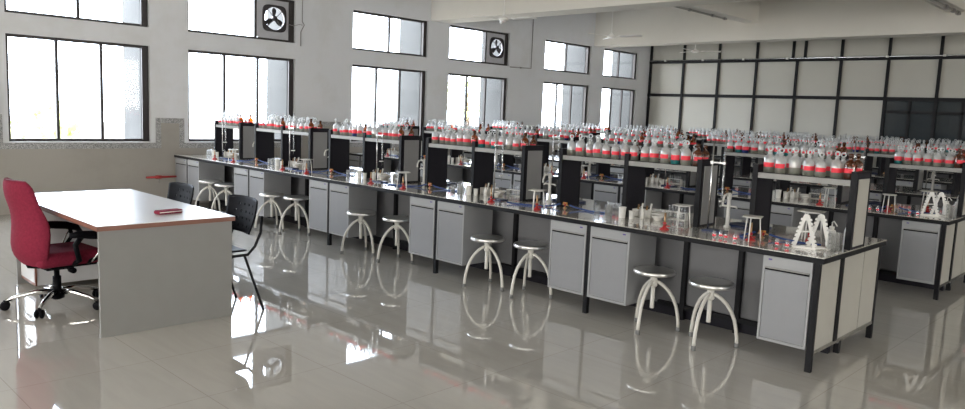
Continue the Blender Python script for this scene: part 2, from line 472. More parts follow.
# ------------------------------------------------------------------ benches
BN = ['front', 'second', 'third', 'rear']
ORD = ['first', 'second', 'third', 'fourth', 'fifth', 'sixth', 'seventh', 'eighth', 'ninth', 'tenth', 'eleventh', 'twelfth', 'thirteenth', 'fourteenth', 'fifteenth']
def make_bench():
    b = thing('lab_bench', 'front', 'lab bench', (0, Y0, 0), 0)
    MB().box(.02, XE, 0, WD, HB-.007, HB).build('worktop', 'worktop', b, bevel=.002)
    e = MB().box(.02, XE-.001, .001, WD-.001, HB-.048, HB-.007)
    e.build('worktop_edge', 'black_edge', b)
    # legs along the near side
    for k in range(6):
        x = T0+k*L
        x = x if k < 5 else XE-.055
        MB().box(x-.022, x+.022, .018, .062, 0, HB-.05).build('leg', 'black_edge', b)
        MB().box(x-.022, x+.022, WD-.062, WD-.018, 0, HB-.05).build('leg', 'black_edge', b)
    MB().box(XE-.11, XE-.066, .72, .764, 0, HB-.05).build('leg', 'black_edge', b)
    # knee spaces
    for k in range(5):
        xm = T0+(k+.5)*L
        a, c = xm-.62, xm+.62
        MB().box(a, c, .615, .635, .15, HB-.05).build('knee_panel', 'knee', b)
        for q in (-.355, .185):
            MB().box(xm+q-.022, xm+q+.022, .57, .614, 0, HB-.05).build('leg', 'black_edge', b)
        MB().box(a, c, .58, .614, .10, .14).build('rail', 'black_edge', b)
    MB().box(.03, XE-.06, .66, .70, .1, HB-.05).build('spine_panel', 'knee', b)
    MB().box(.03, XE-.12, .64, .68, .0, .1).build('shade_strip', 'dark_lam', b)  # dark strip added to block light glints under the bench
    # end face
    x = XE-.04
    MB().box(x-.02, x, .062, .47, .165, HB-.05).build('end_panel', 'end_panel', b)
    MB().box(x-.02, x, .545, 1.045, .165, HB-.05).build('end_panel', 'end_panel', b)
    MB().box(x-.02, x, 1.062, WD-.062, .165, HB-.05).build('end_panel', 'end_panel', b)
    MB().box(x-.03, x+.012, .475, .54, .16, HB-.05).build('end_post', 'black_edge', b)
    MB().box(x-.03, x-.004, 1.045, 1.062, .16, HB-.05).build('seam_strip', 'black_edge', b)
    MB().box(x-.03, x+.006, .062, WD-.062, .135, .165).build('rail', 'steel', b)
    # wall end panel
    MB().box(.022, .04, .03, WD-.03, .1, HB-.05).build('wall_end_panel', 'knee', b)
    return b
bench = Proto(make_bench())
for i, d in enumerate(OFF):
    bench.place((0, Y0+d, 0), 0, ['long granite-topped island bench of the front row, facing the stools',
        'second long granite-topped island bench, behind the front one', 'third long granite-topped island bench, behind the second',
        'last granite-topped island bench before the partition'][i], 'island benches')
t = thing('wall_bench', 'half-width bench with granite top standing against the panelled partition', 'lab bench', (0, 15.6, 0))
MB().box(.02, XE, 0, .72, HB-.007, HB).build('worktop', 'worktop', t)
MB().box(.02, XE-.001, .001, .72, HB-.048, HB-.007).build('worktop_edge', 'black_edge', t)
for k in range(6): MB().box(T0+k*L*.97, T0+k*L*.97+.045, .02, .064, 0, HB-.05).build('leg', 'black_edge', t)
MB().box(.03, XE-.05, .55, .57, .1, HB-.05).build('spine_panel', 'knee', t)

CW = .435
def make_cabinet():
    c = thing('base_cabinet', 'x', 'cabinet')
    w, d, z0, z1 = CW, .46, .17, HB-.052
    b = MB()
    b.box(0, w, .012, d, z0, z1)
    # front frame
    b.box(0, w, 0, .012, z1-.085, z1); b.box(0, .02, 0, .012, z0, z1-.085); b.box(w-.02, w, 0, .012, z0, z1-.085); b.box(.02, w-.02, 0, .012, z0, z0+.022)
    b.build('body', 'cab_frame', c)
    MB().box(.024, w-.024, .002, .011, z0+.026, z1-.112).build('door', 'grey_door', c)
    dr = c.children[-1]
    hm = MB(); hm.box(.02, w-.02, .004, .011, z1-.110, z1-.086, 0); hm.box(.022, w-.024, -.006, .004, z1-.096, z1-.086, 1)
    hm.build('handle', ['black_plastic', 'shelf'], dr)
    MB().box(0, .03, 0, .004, 0, .012).build('badge', 'logo', c, loc=(w-.075, -.004, z1-.03))
    return c
cab = Proto(make_cabinet())
for bi, d in enumerate(OFF):
    n = 0
    for k in range(6):
        for side in (0, 1):
            if k == 5 and side: continue
            x = (T0+k*L-.022-CW-.003 if not side else T0+k*L+.025)
            if k == 5: x = XE-.08-CW-.003
            if x < .02: x = .045
            lab = ['grey metal base cabinet, %s from the window wall, under the %s bench' % (ORD[n], BN[bi])][0]
            if k == 5: lab = 'grey metal base cabinet at the open aisle end of the %s bench' % BN[bi]
            cc = cab.place((x, Y0+d+.012, 0), 0, lab, 'base cabinets under the %s bench' % BN[bi])
            if k == 5:
                cc.scale.x = .88; cc.location.x += CW*.12
                for ch in cc.children:
                    if ch.name.startswith('badge'): ch.location.x = .05
            n += 1

# ------------------------------------------------------------------ reagent racks
ZSH = 1.46
def make_rack(xa, xm, xb):
    """posts at xa (dark), xm (dark, may be None) and xb (grey outer face); origin at xm or xa on the worktop"""
    r = thing('reagent_rack', 'x', 'rack')
    y0, y1 = -.165, .165
    def upright(x, grey):
        u = MB().box(x-.02, x+.02, y0+.012, y1-.012, 0, ZSH-HB+.05).build('upright', 'dark_lam', r)
        MB().box(x-.024, x+.024, y0-.006, y0+.012, 0, ZSH-HB+.065).box(x-.024, x+.024, y1-.012, y1+.006, 0, ZSH-HB+.065)\
            .box(x-.024, x+.024, y0+.012, y1-.012, ZSH-HB+.05, ZSH-HB+.065).build('upright_edge', 'black_edge', u)
        if grey:
            MB().box(x+.02, x+.026, y0+.05, y1-.035, .02, ZSH-HB+.005).build('side_panel', 'end_panel' if xb < .1 else 'rack_side_dim', u)
    upright(xa, False)
    if xm is not None: upright(xm, False)
    upright(xb, True)
    st = [xa, xb] if xm is None else [xa, xm, xb]
    for a, b in zip(st, st[1:]):
        sh = MB().box(a+.024, b-.024, y0+.01, y1-.01, ZSH-HB-.025, ZSH-HB).build('shelf', 'dark_lam', r)
        MB().box(a+.024, b-.024, y0+.0, y0+.012, ZSH-HB-.05, ZSH-HB-.004).box(a+.024, b-.024, y1-.012, y1, ZSH-HB-.05, ZSH-HB-.004).build('lip', 'shelf', sh)
    return r
HALF = .79
full = Proto(make_rack(-HALF-.035, 0, HALF))
first = Proto(make_rack(-.11, None, HALF))
last = Proto(make_rack(-HALF-.035, None, -.015))
RACKS = []    # (bench, rack index, xa, xb, y)
for bi, d in enumerate(OFF+[14.22]):
    for k in range(6):
        if bi == 4 and k == 5: continue
        xk = T0+k*L
        bn = (BN+['wall'])[bi]
        lab = 'reagent rack with dark uprights, %s from the window wall on the %s bench' % (ORD[k], bn)
        if k == 5: lab = 'short reagent rack with cream end panel at the aisle end of the %s bench' % bn
        p = last if k == 5 else (first if k == 0 else full)
        p.place((xk, RY+d, HB), 0, lab, 'reagent racks on the %s bench' % bn)
        RACKS.append((bi, k, xk+(-.11 if k == 0 else -HALF-.035), xk+(HALF if k < 5 else -.015), RY+d))

# ------------------------------------------------------------------ reagent bottles
def bottle_mesh(kind, n=14):
    """body glass with contents, without label and stopper"""
    r = .0445
    mb = MB()
    prof = [(.0, .0), (r-.004, .0), (r, .005), (r, .055), (r, .112), (r*.93, .122), (.026, .142), (.0165, .149), (.0155, .164), (.0205, .167), (.0205, .172), (.014, .172)]
    g = 0; lq = 1
    mb.lathe(prof, n, ms=[lq, lq, lq, g, g, g, g, g, g, g, g])
    return mb
def stopper_mesh(n=10):
    mb = MB()
    mb.lathe([(.012, .165), (.013, .174), (.008, .178)], 8)
    # penny head: a flat upright disc
    R = Matrix.Translation((0, 0, .196)) @ Matrix.Rotation(.6, 4, 'Z') @ Matrix.Rotation(PI/2, 4, 'X')
    mb.lathe([(.012, -.003), (.015, -.008), (.021, -.008), (.024, -.003), (.024, .003), (.021, .008), (.015, .008), (.012, .003), (.012, -.003)], 14, M4=R)
    return mb
def label_mesh(z0=.045, z1=.082, w=1.15):
    return MB().lathe([(.0452, z0), (.0452, z1)], 12, a0=-PI/2-w+.35, a1=-PI/2+w+.35)
def make_bottle(kind):
    glass = 'amber' if kind == 'amber' else 'bottle'
    liq = {'amber': 'liq_amber', 'clear': 'liq_clear', 'teal': 'liq_teal', 'blue': 'liq_blue', 'bare': 'liq_clear'}[kind]
    o = bottle_mesh(kind).build('reagent_bottle', [glass, liq])
    tag(o, 'x', 'bottle')
    if kind == 'amber':
        MB().lathe([(.012, .165), (.013, .174), (.019, .176), (.022, .190), (.019, .204), (0, .207)], 12).build('stopper', 'amber_dark', o)
    else:
        stopper_mesh().build('stopper', 'stopper', o)
    if kind != 'bare':
        if kind == 'clear': label_mesh().build('label', 'red_label', o)
        elif kind == 'amber': label_mesh(.05, .085, .9).build('label', 'red_label', o)
        else: label_mesh(.04, .088, 1.3).build('label', 'red_label', o)
    return o
BP = {k: Proto(make_bottle(k)) for k in ('clear', 'bare', 'amber', 'teal', 'blue')}
WORD = {'clear': 'clear glass bottle with red label', 'bare': 'clear unlabelled glass bottle', 'amber': 'amber bottle with red label',
        'teal': 'teal-filled bottle with red label', 'blue': 'blue-filled bottle with red label'}
slots = []
for bi, k, xa, xb, y in RACKS:
    n = {0: 8, 5: 7}.get(k, 14)
    if k == 5: n = 7
    for row in (0, 1):
        for j in range(n):
            x = xa+.08+(xb-xa-.15)*j/(n-1)
            kind = 'clear'; q = random.random()
            if j == n-1 or (j == n//2-1 and k in (1, 2, 3) and row == 0): kind = 'amber'
            elif q < .10: kind = 'bare'
            elif q < .17: kind = 'teal'
            elif q < .20: kind = 'blue'
            if k not in (1, 2, 3, 5) and j == n//2-1 and row == 1: kind = 'amber'
            yy = y+(-.095 if row == 0 else .075)+random.uniform(-.014, .014)
            slots.append((bi, k, row, j, x+random.uniform(-.012, .012), yy, kind, random.choice([1., 1., 1.06, .94, .88])))
def dist(s): return (s[4]-13.2)**2+(s[5]+4.77)**2
vis = sorted(slots, key=dist)
near, rest = vis[:300], vis[300:]
for bi, k, row, j, x, y, kind, sc in near:
    bn = BN[bi]
    rk = 'end rack' if k == 5 else '%s rack' % ORD[k]
    lab = '%s, %s in %s row, %s, %s bench' % (WORD[kind], ORD[j], 'near' if row == 0 else 'back', rk, bn)
    BP[kind].place((x, y, ZSH), random.uniform(-.5, .5), lab, 'reagent bottles', sc)
# the further bottles as one object
mb = MB(); order = ['bottle', 'liq_clear', 'stopper', 'red_label', 'amber', 'liq_amber', 'liq_teal', 'liq_blue', 'amber_dark']
bm_ = bottle_mesh('clear', 10); st_ = stopper_mesh(); lb_ = label_mesh()
for bi, k, row, j, x, y, kind, sc in rest:
    T = Matrix.Translation((x, y, ZSH)) @ Matrix.Rotation(random.uniform(-.5, .5), 4, 'Z') @ Matrix.Scale(sc, 4)
    lq = {'amber': 5, 'teal': 6, 'blue': 7}.get(kind, 1)
    gl = 4 if kind == 'amber' else 0
    for src, mp in ((bm_, {0: gl, 1: lq}), (st_, {0: 8 if kind == 'amber' else 2}), (lb_, {0: 3})):
        if src is lb_ and kind == 'bare': continue
        o = len(mb.v); mb.v += [tuple(T @ Vector(p)) for p in src.v]
        mb.f += [[i+o for i in f] for f in src.f]; mb.m += [mp[q] for q in src.m]; mb.sm += src.sm
o = mb.build('reagent_bottle', order)
tag(o, 'many more red-labelled reagent bottles along the far racks before the partition', 'bottles', None, 'stuff')

# ------------------------------------------------------------------ stools
def make_stool():
    s = thing('lab_stool', 'x', 'stool')
    R = .183
    MB().lathe([(0, .545), (R*.8, .548), (R*.96, .546), (R, .538), (R+.001, .518), (R-.006, .510), (R-.02, .512), (0, .512)], 40).build('seat', 'seat_steel', s)
    MB().lathe([(0, .512), (.045, .512), (.045, .495), (.03, .47), (.032, .43), (.036, .405), (.03, .395), (0, .395)], 16).build('hub', 'cream_paint', s)
    MB().lathe([(0, .40), (.019, .40), (.019, .20), (.017, .195), (0, .195)], 12).build('screw_tube', 'cream_paint', s)
    for k in range(3):
        a = k*2*PI/3; ca, sa = math.cos(a), math.sin(a)
        prof = [(.015, .445), (.05, .432), (.092, .405), (.138, .36), (.178, .30), (.208, .23), (.227, .15), (.237, .08), (.240, .03)]
        lg = MB().tube([(r*ca, r*sa, z) for r, z in prof], .0155, 10).build('leg', 'cream_paint', s)
        MB().lathe([(0, .0), (.019, .0), (.019, .035), (.0165, .04)], 10, loc=(.240*ca, .240*sa, 0)).build('foot_cap', 'rubber', lg)
    return s
stool = Proto(make_stool())
pos = [(1.23, 1.05), (1.84, 1.03), (3.31, 1.0), (3.78, 1.12), (5.50, 1.0), (6.14, 1.07), (7.75, 1.0), (8.29, 1.09), (9.78, 1.04), (10.34, 1.02)]
for i, (x, y) in enumerate(pos):
    stool.place((x, y, 0), [.25, .3, .2, .3, .1, .25, .02, .4, .60, .55][i],
        'round steel-topped stool with curved cream legs, %s from the window wall' % ORD[i], 'stools at the front bench')

# ------------------------------------------------------------------ laboratory ware
def make_burner():
    b = thing('bunsen_burner', 'x', 'burner')
    MB().lathe([(0, 0), (.042, 0), (.042, .008), (.03, .016), (.015, .024), (.013, .04), (0, .04)], 18).build('base', 'red_paint', b)
    MB().lathe([(.0, .04), (.009, .04), (.009, .15), (.007, .15), (.007, .145)], 12).build('barrel', 'brass', b)
    MB().lathe([(.009, .045), (.016, .047), (.016, .066), (.009, .068)], 12).tube([(.012, 0, .034), (.05, 0, .034)], .006, 8).build('collar', 'red_paint', b)
    return b
def make_tripod():
    t = thing('tripod_stand', 'x', 'tripod')
    MB().lathe([(.055, .195), (.066, .195), (.066, .201), (.055, .201), (.055, .195)], 20).build('ring', 'white_plastic', t)
    for k in range(3):
        a = k*2*PI/3+.4; c, s = math.cos(a), math.sin(a)
        MB().tube([(.06*c, .06*s, .198), (.078*c, .078*s, 0)], .005, 8).build('leg', 'white_plastic', t)
    MB().box(-.075, .075, -.075, .075, .202, .207).build('wire_gauze', 'gauze', t)
    return t
def make_burette():
    b = thing('burette_stand', 'x', 'burette stand')
    MB().box(-.10, .10, -.06, .06, 0, .016).build('base', 'blue_dark', b, bevel=.004)
    MB().tube([(-.07, 0, .016), (-.07, 0, .80)], .0075, 8).build('rod', 'steel', b)
    MB().box(-.08, .045, -.006, .006, .608, .622).box(.03, .06, -.016, .016, .605, .625).box(-.085, -.058, -.013, .013, .60, .63).build('clamp', 'steel', b)
    bu = MB().lathe([(.0, .22), (.003, .22), (.004, .30), (.0085, .31), (.0085, .84), (.0075, .84)], 10, loc=(.045, -.005, 0)).build('burette', 'ware', b)
    MB().tube([(.045, -.028, .28), (.045, .02, .28)], .007, 8).box(.038, .052, -.045, -.028, .274, .286).build('stopcock', 'white_plastic', bu)
    return b
def make_tap():
    t = thing('lab_tap', 'x', 'tap')
    MB().lathe([(0, 0), (.032, 0), (.032, .012), (.018, .022), (.0165, .26), (.022, .27), (.022, .31), (.012, .325), (0, .325)], 16).build('column', 'white_plastic', t)
    MB().tube([(0, 0, .29), (.05, 0, .315), (.10, 0, .30), (.12, 0, .26), (.122, 0, .22)], .010, 10).build('spout', 'white_plastic', t)
    MB().tube([(0, 0, .20), (0, -.07, .20), (0, -.085, .185)], .009, 8).tube([(0, 0, .20), (0, .07, .20), (0, .085, .185)], .009, 8).build('side_outlet', 'white_plastic', t)
    MB().tube([(0, -.035, .20), (-.03, -.035, .23)], .007, 8).lathe([(0, 0), (.016, 0), (.016, .012), (0, .012)], 10, loc=(0, -.035, .215)).build('handle', 'blue_dark', t)
    return t
def make_sink():
    s = thing('drip_cup_sink', 'x', 'sink')
    mb = MB()
    rim = []
    K = 28
    def ring(a, b, z): return [(a*(abs(math.cos(2*PI*i/K))**.6)*(1 if math.cos(2*PI*i/K) >= 0 else -1), b*(abs(math.sin(2*PI*i/K))**.6)*(1 if math.sin(2*PI*i/K) >= 0 else -1), z) for i in range(K)]
    rows = [ring(.20, .135, 0), ring(.20, .135, .02), ring(.185, .12, .024), ring(.17, .105, .012), ring(.05, .04, .004), ring(.001, .001, .004)]
    v = [p for r_ in rows for p in r_]
    mb.add(v, [(j*K+i, j*K+(i+1) % K, (j+1)*K+(i+1) % K, (j+1)*K+i) for j in range(len(rows)-1) for i in range(K)], 0, True)
    mb.build('basin', 'blue_dark', s)
    MB().lathe([(0, .004), (.022, .004), (.022, .010), (.0, .010)], 12).build('drain', 'steel', s)
    return s
def make_gas():
    g = thing('gas_cock', 'x', 'gas cock')
    MB().lathe([(0, 0), (.024, 0), (.024, .01), (.011, .016), (.011, .05), (0, .05)], 12).build('base', 'brass', g)
    MB().tube([(-.045, 0, .045), (.045, 0, .045)], .010, 8).tube([(.045, 0, .045), (.06, 0, .04)], .006, 8).build('nozzle', 'brass', g)
    MB().box(-.034, -.006, -.012, .012, .055, .078).box(.006, .034, -.012, .012, .055, .078).build('handle', 'yellow', g, bevel=.003)
    MB().lathe([(0, .0), (.012, .0), (.012, .03), (0, .03)], 10, loc=(.02, -.02, .03)).build('knob', 'red_paint', g)
    return g
def make_beaker(r=.032, h=.095):
    b = MB().lathe([(0, 0), (r*.92, 0), (r, .005), (r, h-.004), (r*1.08, h), (r*.96, h-.003), (r*.94, .006), (0, .004)], 18).build('beaker', 'ware')
    return tag(b, 'x', 'beaker')
def make_flask():
    b = MB().lathe([(0, 0), (.042, 0), (.045, .005), (.03, .06), (.014, .095), (.0125, .13), (.016, .133), (.011, .13)], 18).build('conical_flask', 'ware')
    return tag(b, 'x', 'flask')
def make_wash():
    b = thing('wash_bottle', 'x', 'bottle')
    MB().lathe([(0, 0), (.034, 0), (.036, .005), (.036, .10), (.028, .125), (.015, .135), (.015, .14)], 16).build('body', 'white_plastic', b)
    MB().lathe([(.0, .155), (.018, .155), (.018, .137), (.0, .137)], 14).build('cap', 'white_plastic', b)
    MB().tube([(0, 0, .15), (0, 0, .185), (-.02, 0, .195), (-.06, 0, .165)], .0045, 8).build('nozzle', 'white_plastic', b)
    return b
def make_bowl():
    b = MB().lathe([(0, 0), (.03, 0), (.034, .006), (.062, .042), (.068, .055), (.062, .053), (.03, .012), (0, .010)], 22).build('porcelain_bowl', 'porcelain')
    return tag(b, 'x', 'bowl')
def make_vial():
    v = MB().lathe([(0, 0), (.014, 0), (.015, .004), (.015, .05), (.01, .058), (.01, .066), (.007, .066)], 12).build('vial', 'ware'); tag(v, 'x', 'vial')
    MB().lathe([(.0153, .014), (.0153, .030)], 12).build('label', 'red_label', v)
    return v
def make_tuberack():
    t = thing('test_tube_rack', 'x', 'test tube rack')
    MB().box(-.11, .11, -.03, .03, 0, .008).box(-.11, .11, -.03, .03, .07, .076).box(-.11, -.104, -.03, .03, .008, .07).box(.104, .11, -.03, .03, .008, .07).build('frame', 'white_plastic', t)
    for j in range(6):
        MB().lathe([(0, 0), (.006, .002), (.008, .008), (.008, .12), (.0095, .122), (.007, .12)], 10, loc=(-.085+.034*j, 0, .009)).build('test_tube', 'ware', t)
    return t
def make_pipette_stand():
    t = thing('pipette_stand', 'x', 'pipette stand')
    H, W2 = .245, .076
    # scalloped A-shaped side frames
    def side(yy, sk):
        def leg(x0, x1, flip):
            n = 7; pts_o = []; pts_i = []
            for i in range(n*6+1):
                f = i/(n*6)
                x = x0+(x1-x0)*f; z = .012+(H-.02)*f
                notch = .017*max(0, math.sin(2*PI*f*n))
                pts_o.append((x+flip*(.022-notch), z)); pts_i.append((x-flip*.014, z))
            return pts_o+pts_i[::-1]
        mb = MB()
        R = Matrix.Translation((0, yy, 0)) @ Matrix.Rotation(PI/2, 4, 'X')
        for x0, fl in ((-W2+sk, -1), (W2+sk, 1)):
            poly = leg(x0, sk+fl*.016, fl)
            n = len(poly); h = n//2
            v = [(x, z, q) for q in (-.007, .007) for x, z in poly]
            f = []
            for i in range(h-1):
                f.append((i, i+1, n-2-i, n-1-i)); f.append((n+i, n+n-1-i, n+n-2-i, n+i+1))
            f += [(i, (i+1) % n, n+(i+1) % n, n+i) for i in range(n)]
            mb.add(v, f, 0, False, R)
        # rounded top, cross bar and curved foot bar
        mb.lathe([(0, -.007), (.026, -.007), (.026, .007), (0, .007)], 16, M4=R @ Matrix.Translation((sk, H, 0)), smooth=False)
        mb.box(sk-W2-.012, sk+W2+.012, yy-.012, yy+.012, 0, .018)
        pass
        return mb
    side(-.05, -.042).build('side_frame', 'white_plastic', t)
    side(.05, .042).build('side_frame', 'white_plastic', t)
    MB().tube([(-.075, -.05, .13), (-.0, .05, .13)], .007, 8).tube([(-W2-.03, -.05, .012), (-W2+.03, .05, .012)], .007, 8).tube([(W2-.03, -.05, .012), (W2+.03, .05, .012)], .007, 8).build('tie_rod', 'white_plastic', t)
    return t
def make_jar():
    j = MB().lathe([(0, 0), (.026, 0), (.028, .004), (.031, .088), (.036, .094), (.030, .092), (.026, .006), (0, .006)], 18).build('plastic_beaker', 'white_plastic')
    return tag(j, 'x', 'beaker')
def make_crate():
    c = thing('accessory_tray', 'x', 'tray')
    MB().box(-.10, .10, -.055, .055, 0, .006).box(-.10, .10, -.055, -.049, 0, .075).box(-.10, .10, .049, .055, 0, .075).box(-.10, -.094, -.049, .049, 0, .075).box(.094, .10, -.049, .049, 0, .075).build('tray', 'porcelain', c)
    for q, (x, h, m) in enumerate([(-.07, .12, 'brass'), (-.03, .135, 'porcelain'), (.02, .115, 'brass'), (.065, .14, 'white_plastic')]):
        MB().tube([(x, -.01, .006), (x+.012, .005, h)], .011, 8).build('tool', m, c)
    return c
PR = {k: Proto(f()) for k, f in dict(burner=make_burner, tripod=make_tripod, burette=make_burette, tap=make_tap, sink=make_sink, gas=make_gas, beaker=make_beaker,
      flask=make_flask, wash=make_wash, bowl=make_bowl, vial=make_vial, tubes=make_tuberack, jar=make_jar, crate=make_crate, pip=make_pipette_stand).items()}
def hose(x, y, pts, label):
    o = Vector((x, y, HB))
    P = [Vector(p) for p in pts]
    # smooth the path
    out = []
    for i in range(len(P)-1):
        p0, p1, p2, p3 = P[max(i-1, 0)], P[i], P[i+1], P[min(i+2, len(P)-1)]
        for s in range(6):
            u = s/6
            out.append(.5*((2*p1)+(p2-p0)*u+(2*p0-5*p1+4*p2-p3)*u*u+(3*p1-p0-3*p2+p3)*u**3))
    out.append(P[-1])
    h = MB().tube(out, .0085, 8).build('gas_hose', 'blue_hose', None, loc=o)
    return tag(h, label, 'hose', 'blue gas hoses')
NEARNAME = [ORD[k] for k in range(6)]
def put(kind, x, y, rz, what, k, bi, sc=None, z=HB):
    where = 'beside the %s rack on the %s bench' % (('%s' % NEARNAME[k]) if k < 5 else 'end', BN[bi])
    return PR[kind].place((x, y, z), rz, what+' '+where, {'burner': 'bunsen burners', 'tripod': 'tripods with wire gauze', 'burette': 'burette stands', 'tap': 'bench taps', 'sink': 'drip cup sinks',
        'gas': 'gas cocks', 'beaker': 'glass beakers', 'flask': 'conical flasks', 'wash': 'wash bottles', 'bowl': 'porcelain bowls', 'vial': 'small vials', 'tubes': 'test tube racks', 'jar': 'plastic beakers', 'crate': 'accessory trays', 'pip': 'pipette stands'}[kind], sc)
for bi, d in enumerate(OFF):
    yb = d
    for k in range(6):
        xk = T0+k*L; J = lambda s=.03: random.uniform(-s, s)
        xl = xk-(.11 if k == 0 else HALF+.035)
        # gas cock inside the rack's dark end upright, with its hose
        gx, gy = xl+.13, 1.50+yb
        if k: 
            put('gas', gx, gy, J(.2), 'yellow-handled brass gas cock', k, bi, .85)
            if bi < 2:
                tx = xk-L+1.37 if k < 5 else xk-.72
                hose(gx, gy, [(-.06, 0, .045), (-.12, -.05, .02), (-.2, -.12, .009), (-.34, -.2, .009), (-.5, -.25, .009), (-.56, -.3, .02)] if k < 5 else [(-.06, 0, .045), (-.12, -.04, .02), (-.14, -.12, .009), (-.05, -.2, .009)],
                     'blue gas hose running towards the window from the %s rack of the %s bench' % (('%s' % ORD[k]) if k < 5 else 'end', BN[bi]))
                hose(gx, gy, [(.06, 0, .04), (.14, .02, .02), (.25, .03, .009), (.36, .0, .009), (.48, .04, .009)],
                     'blue gas hose coiling under the shelf of the %s rack, %s bench' % (('%s' % ORD[k]) if k < 5 else 'end', BN[bi]))
        if bi >= 2 and k not in (1, 2, 3, 4): continue
        if k < 5:
            put('tap', xk+.97, 1.82+yb, -PI/2, 'white gooseneck bench tap', k, bi)
            put('sink', xk+1.09, 2.02+yb, 0, 'dark blue drip cup sink', k, bi)
            bx, by = (xk+1.03, 1.46) if k == 4 else (xk+.60, 1.37)
            put('burette', bx, by+yb, 0, 'burette clamped on a steel stand', k, bi)
        if bi >= 2: continue
        if k < 5:
            put('burner', xk+.71, 1.14+yb, J(.5), 'bunsen burner with red base, near edge,', k, bi)
            # cluster of glassware around the middle upright
            put('beaker', xk-.12, 1.47+yb, 0, 'tall clear beaker', k, bi, 1.1)
            put('wash', xk+.20, 1.58+yb, J(1), 'small white wash bottle', k, bi, .62)
            put('jar', xk+.06, 1.44+yb, 0, 'tall white plastic beaker', k, bi, 1.15)
            put('jar', xk+.155, 1.46+yb, 0, 'shorter white plastic beaker', k, bi, .85)
            put('crate', xk+.13, 1.72+yb, .1, 'cream tray of short tools', k, bi)
            put('bowl', xk+.30, 1.72+yb, 0, 'white porcelain bowl', k, bi, 1.1)
            put('bowl', xk+.36, 1.60+yb, 0, 'shallow cream porcelain bowl', k, bi, .9)
            put('flask', xk-.20, 1.58+yb, 0, 'conical flask', k, bi, 1.0)
            put('beaker', xk-.28, 1.50+yb, 0, 'small clear beaker', k, bi, .9)
            put('tubes', xk+.42, 1.86+yb, J(.1), 'white rack of test tubes', k, bi)
            if k < 4:
                put('tripod', xk+1.37, 1.13+yb, J(.5), 'tripod with wire gauze past the sink', k, bi)
                put('burner', xk+1.37, 1.13+yb, J(.5), 'bunsen burner under the tripod', k, bi)
            else:
                put('tripod', xk+1.46, 1.26+yb, .3, 'white-legged tripod with square gauze past the sink', k, bi)
                put('burner', xk+1.45, 1.27+yb, J(.5), 'red bunsen burner under the tripod', k, bi)
                put('tripod', xk+.72, 1.42+yb, .2, 'tripod with gauze inside the grey upright', k, bi)
        else:
            e = XE
            put('pip', e-.235, 1.33+yb, .15, 'white scalloped pipette stand', k, bi, 1.03)
            put('tripod', e-.40, 1.72+yb, .1, 'tripod with gauze behind the pipette stand', k, bi, 1.25)
            put('burner', e-.40, 1.72+yb, 0, 'bunsen burner behind the pipette stand', k, bi)
            put('wash', e-.17, 1.56+yb, 2.5, 'white wash bottle by the pipette stand', k, bi, 1.1)
            put('wash', e-.10, 1.78+yb, 1.5, 'white wash bottle by the end panel', k, bi, 1.2)
            put('beaker', e-.10, 1.42+yb, 0, 'tall clear beaker by the pipette stand', k, bi, 1.5)
            for q, (vx, vy) in enumerate([(-.46, 1.20), (-.37, 1.185), (-.87, 1.14), (-.78, 1.125), (-.93, 1.17), (-.97, 1.13)]):
                put('vial', e+vx, vy+yb, J(1), 'small red-labelled vial, %s from the aisle,' % ORD[[1, 0, 3, 2, 4, 5][q]], k, bi)

# ------------------------------------------------------------------ desk
DX0, DX1, DY0, DY1, DH = 4.87, 7.20, -2.75, -1.62, .89
t = thing('office_desk', 'white-topped office desk with brown edge band and grey end panels', 'desk', (DX1, DY0, 0))
w, d = DX0-DX1, DY1-DY0
top = MB().box(w, 0, 0, d, DH-.006, DH).build('desktop', 'desk_white', t)
MB().box(w, 0, 0, d, DH-.042, DH-.006).build('edge_band', 'desk_brown', top)
MB().box(-.05, -.02, .02, d-.02, 0, DH-.042).build('end_panel', 'desk_grey', t)
MB().box(w+.02, w+.05, .02, d-.02, 0, DH-.042).build('end_panel', 'desk_grey', t)
MB().box(w+.05, -.05, d-.30, d-.28, .12, DH-.042).build('modesty_panel', 'desk_grey', t)
pd = MB().box(w+.05, w+.50, .07, d-.31, .06, DH-.06).build('pedestal', 'desk_white', t)
for j in range(3):
    dr = MB().box(w+.06, w+.49, .05, .07, .09+.25*j, .32+.25*j).build('drawer', 'desk_white', t)
    MB().box(w+.22, w+.33, .035, .05, .27+.25*j, .285+.25*j).build('handle', 'steel', dr)
MB().box(w+.05, w+.51, .055, .068, .06, DH-.06).build('pedestal_edge', 'desk_brown', t)
t = thing('pouch', 'small crimson pouch lying on the white desk top', 'pouch', (6.80, -2.03, DH), 1.75)
MB().box(-.115, .115, -.045, .045, .0, .035).build('body', 'red_fabric', t, bevel=.014, segs=3)
MB().tube([(-.11, -.046, .02), (.11, -.046, .02)], .004, 6).build('zip', 'white_plastic', t)

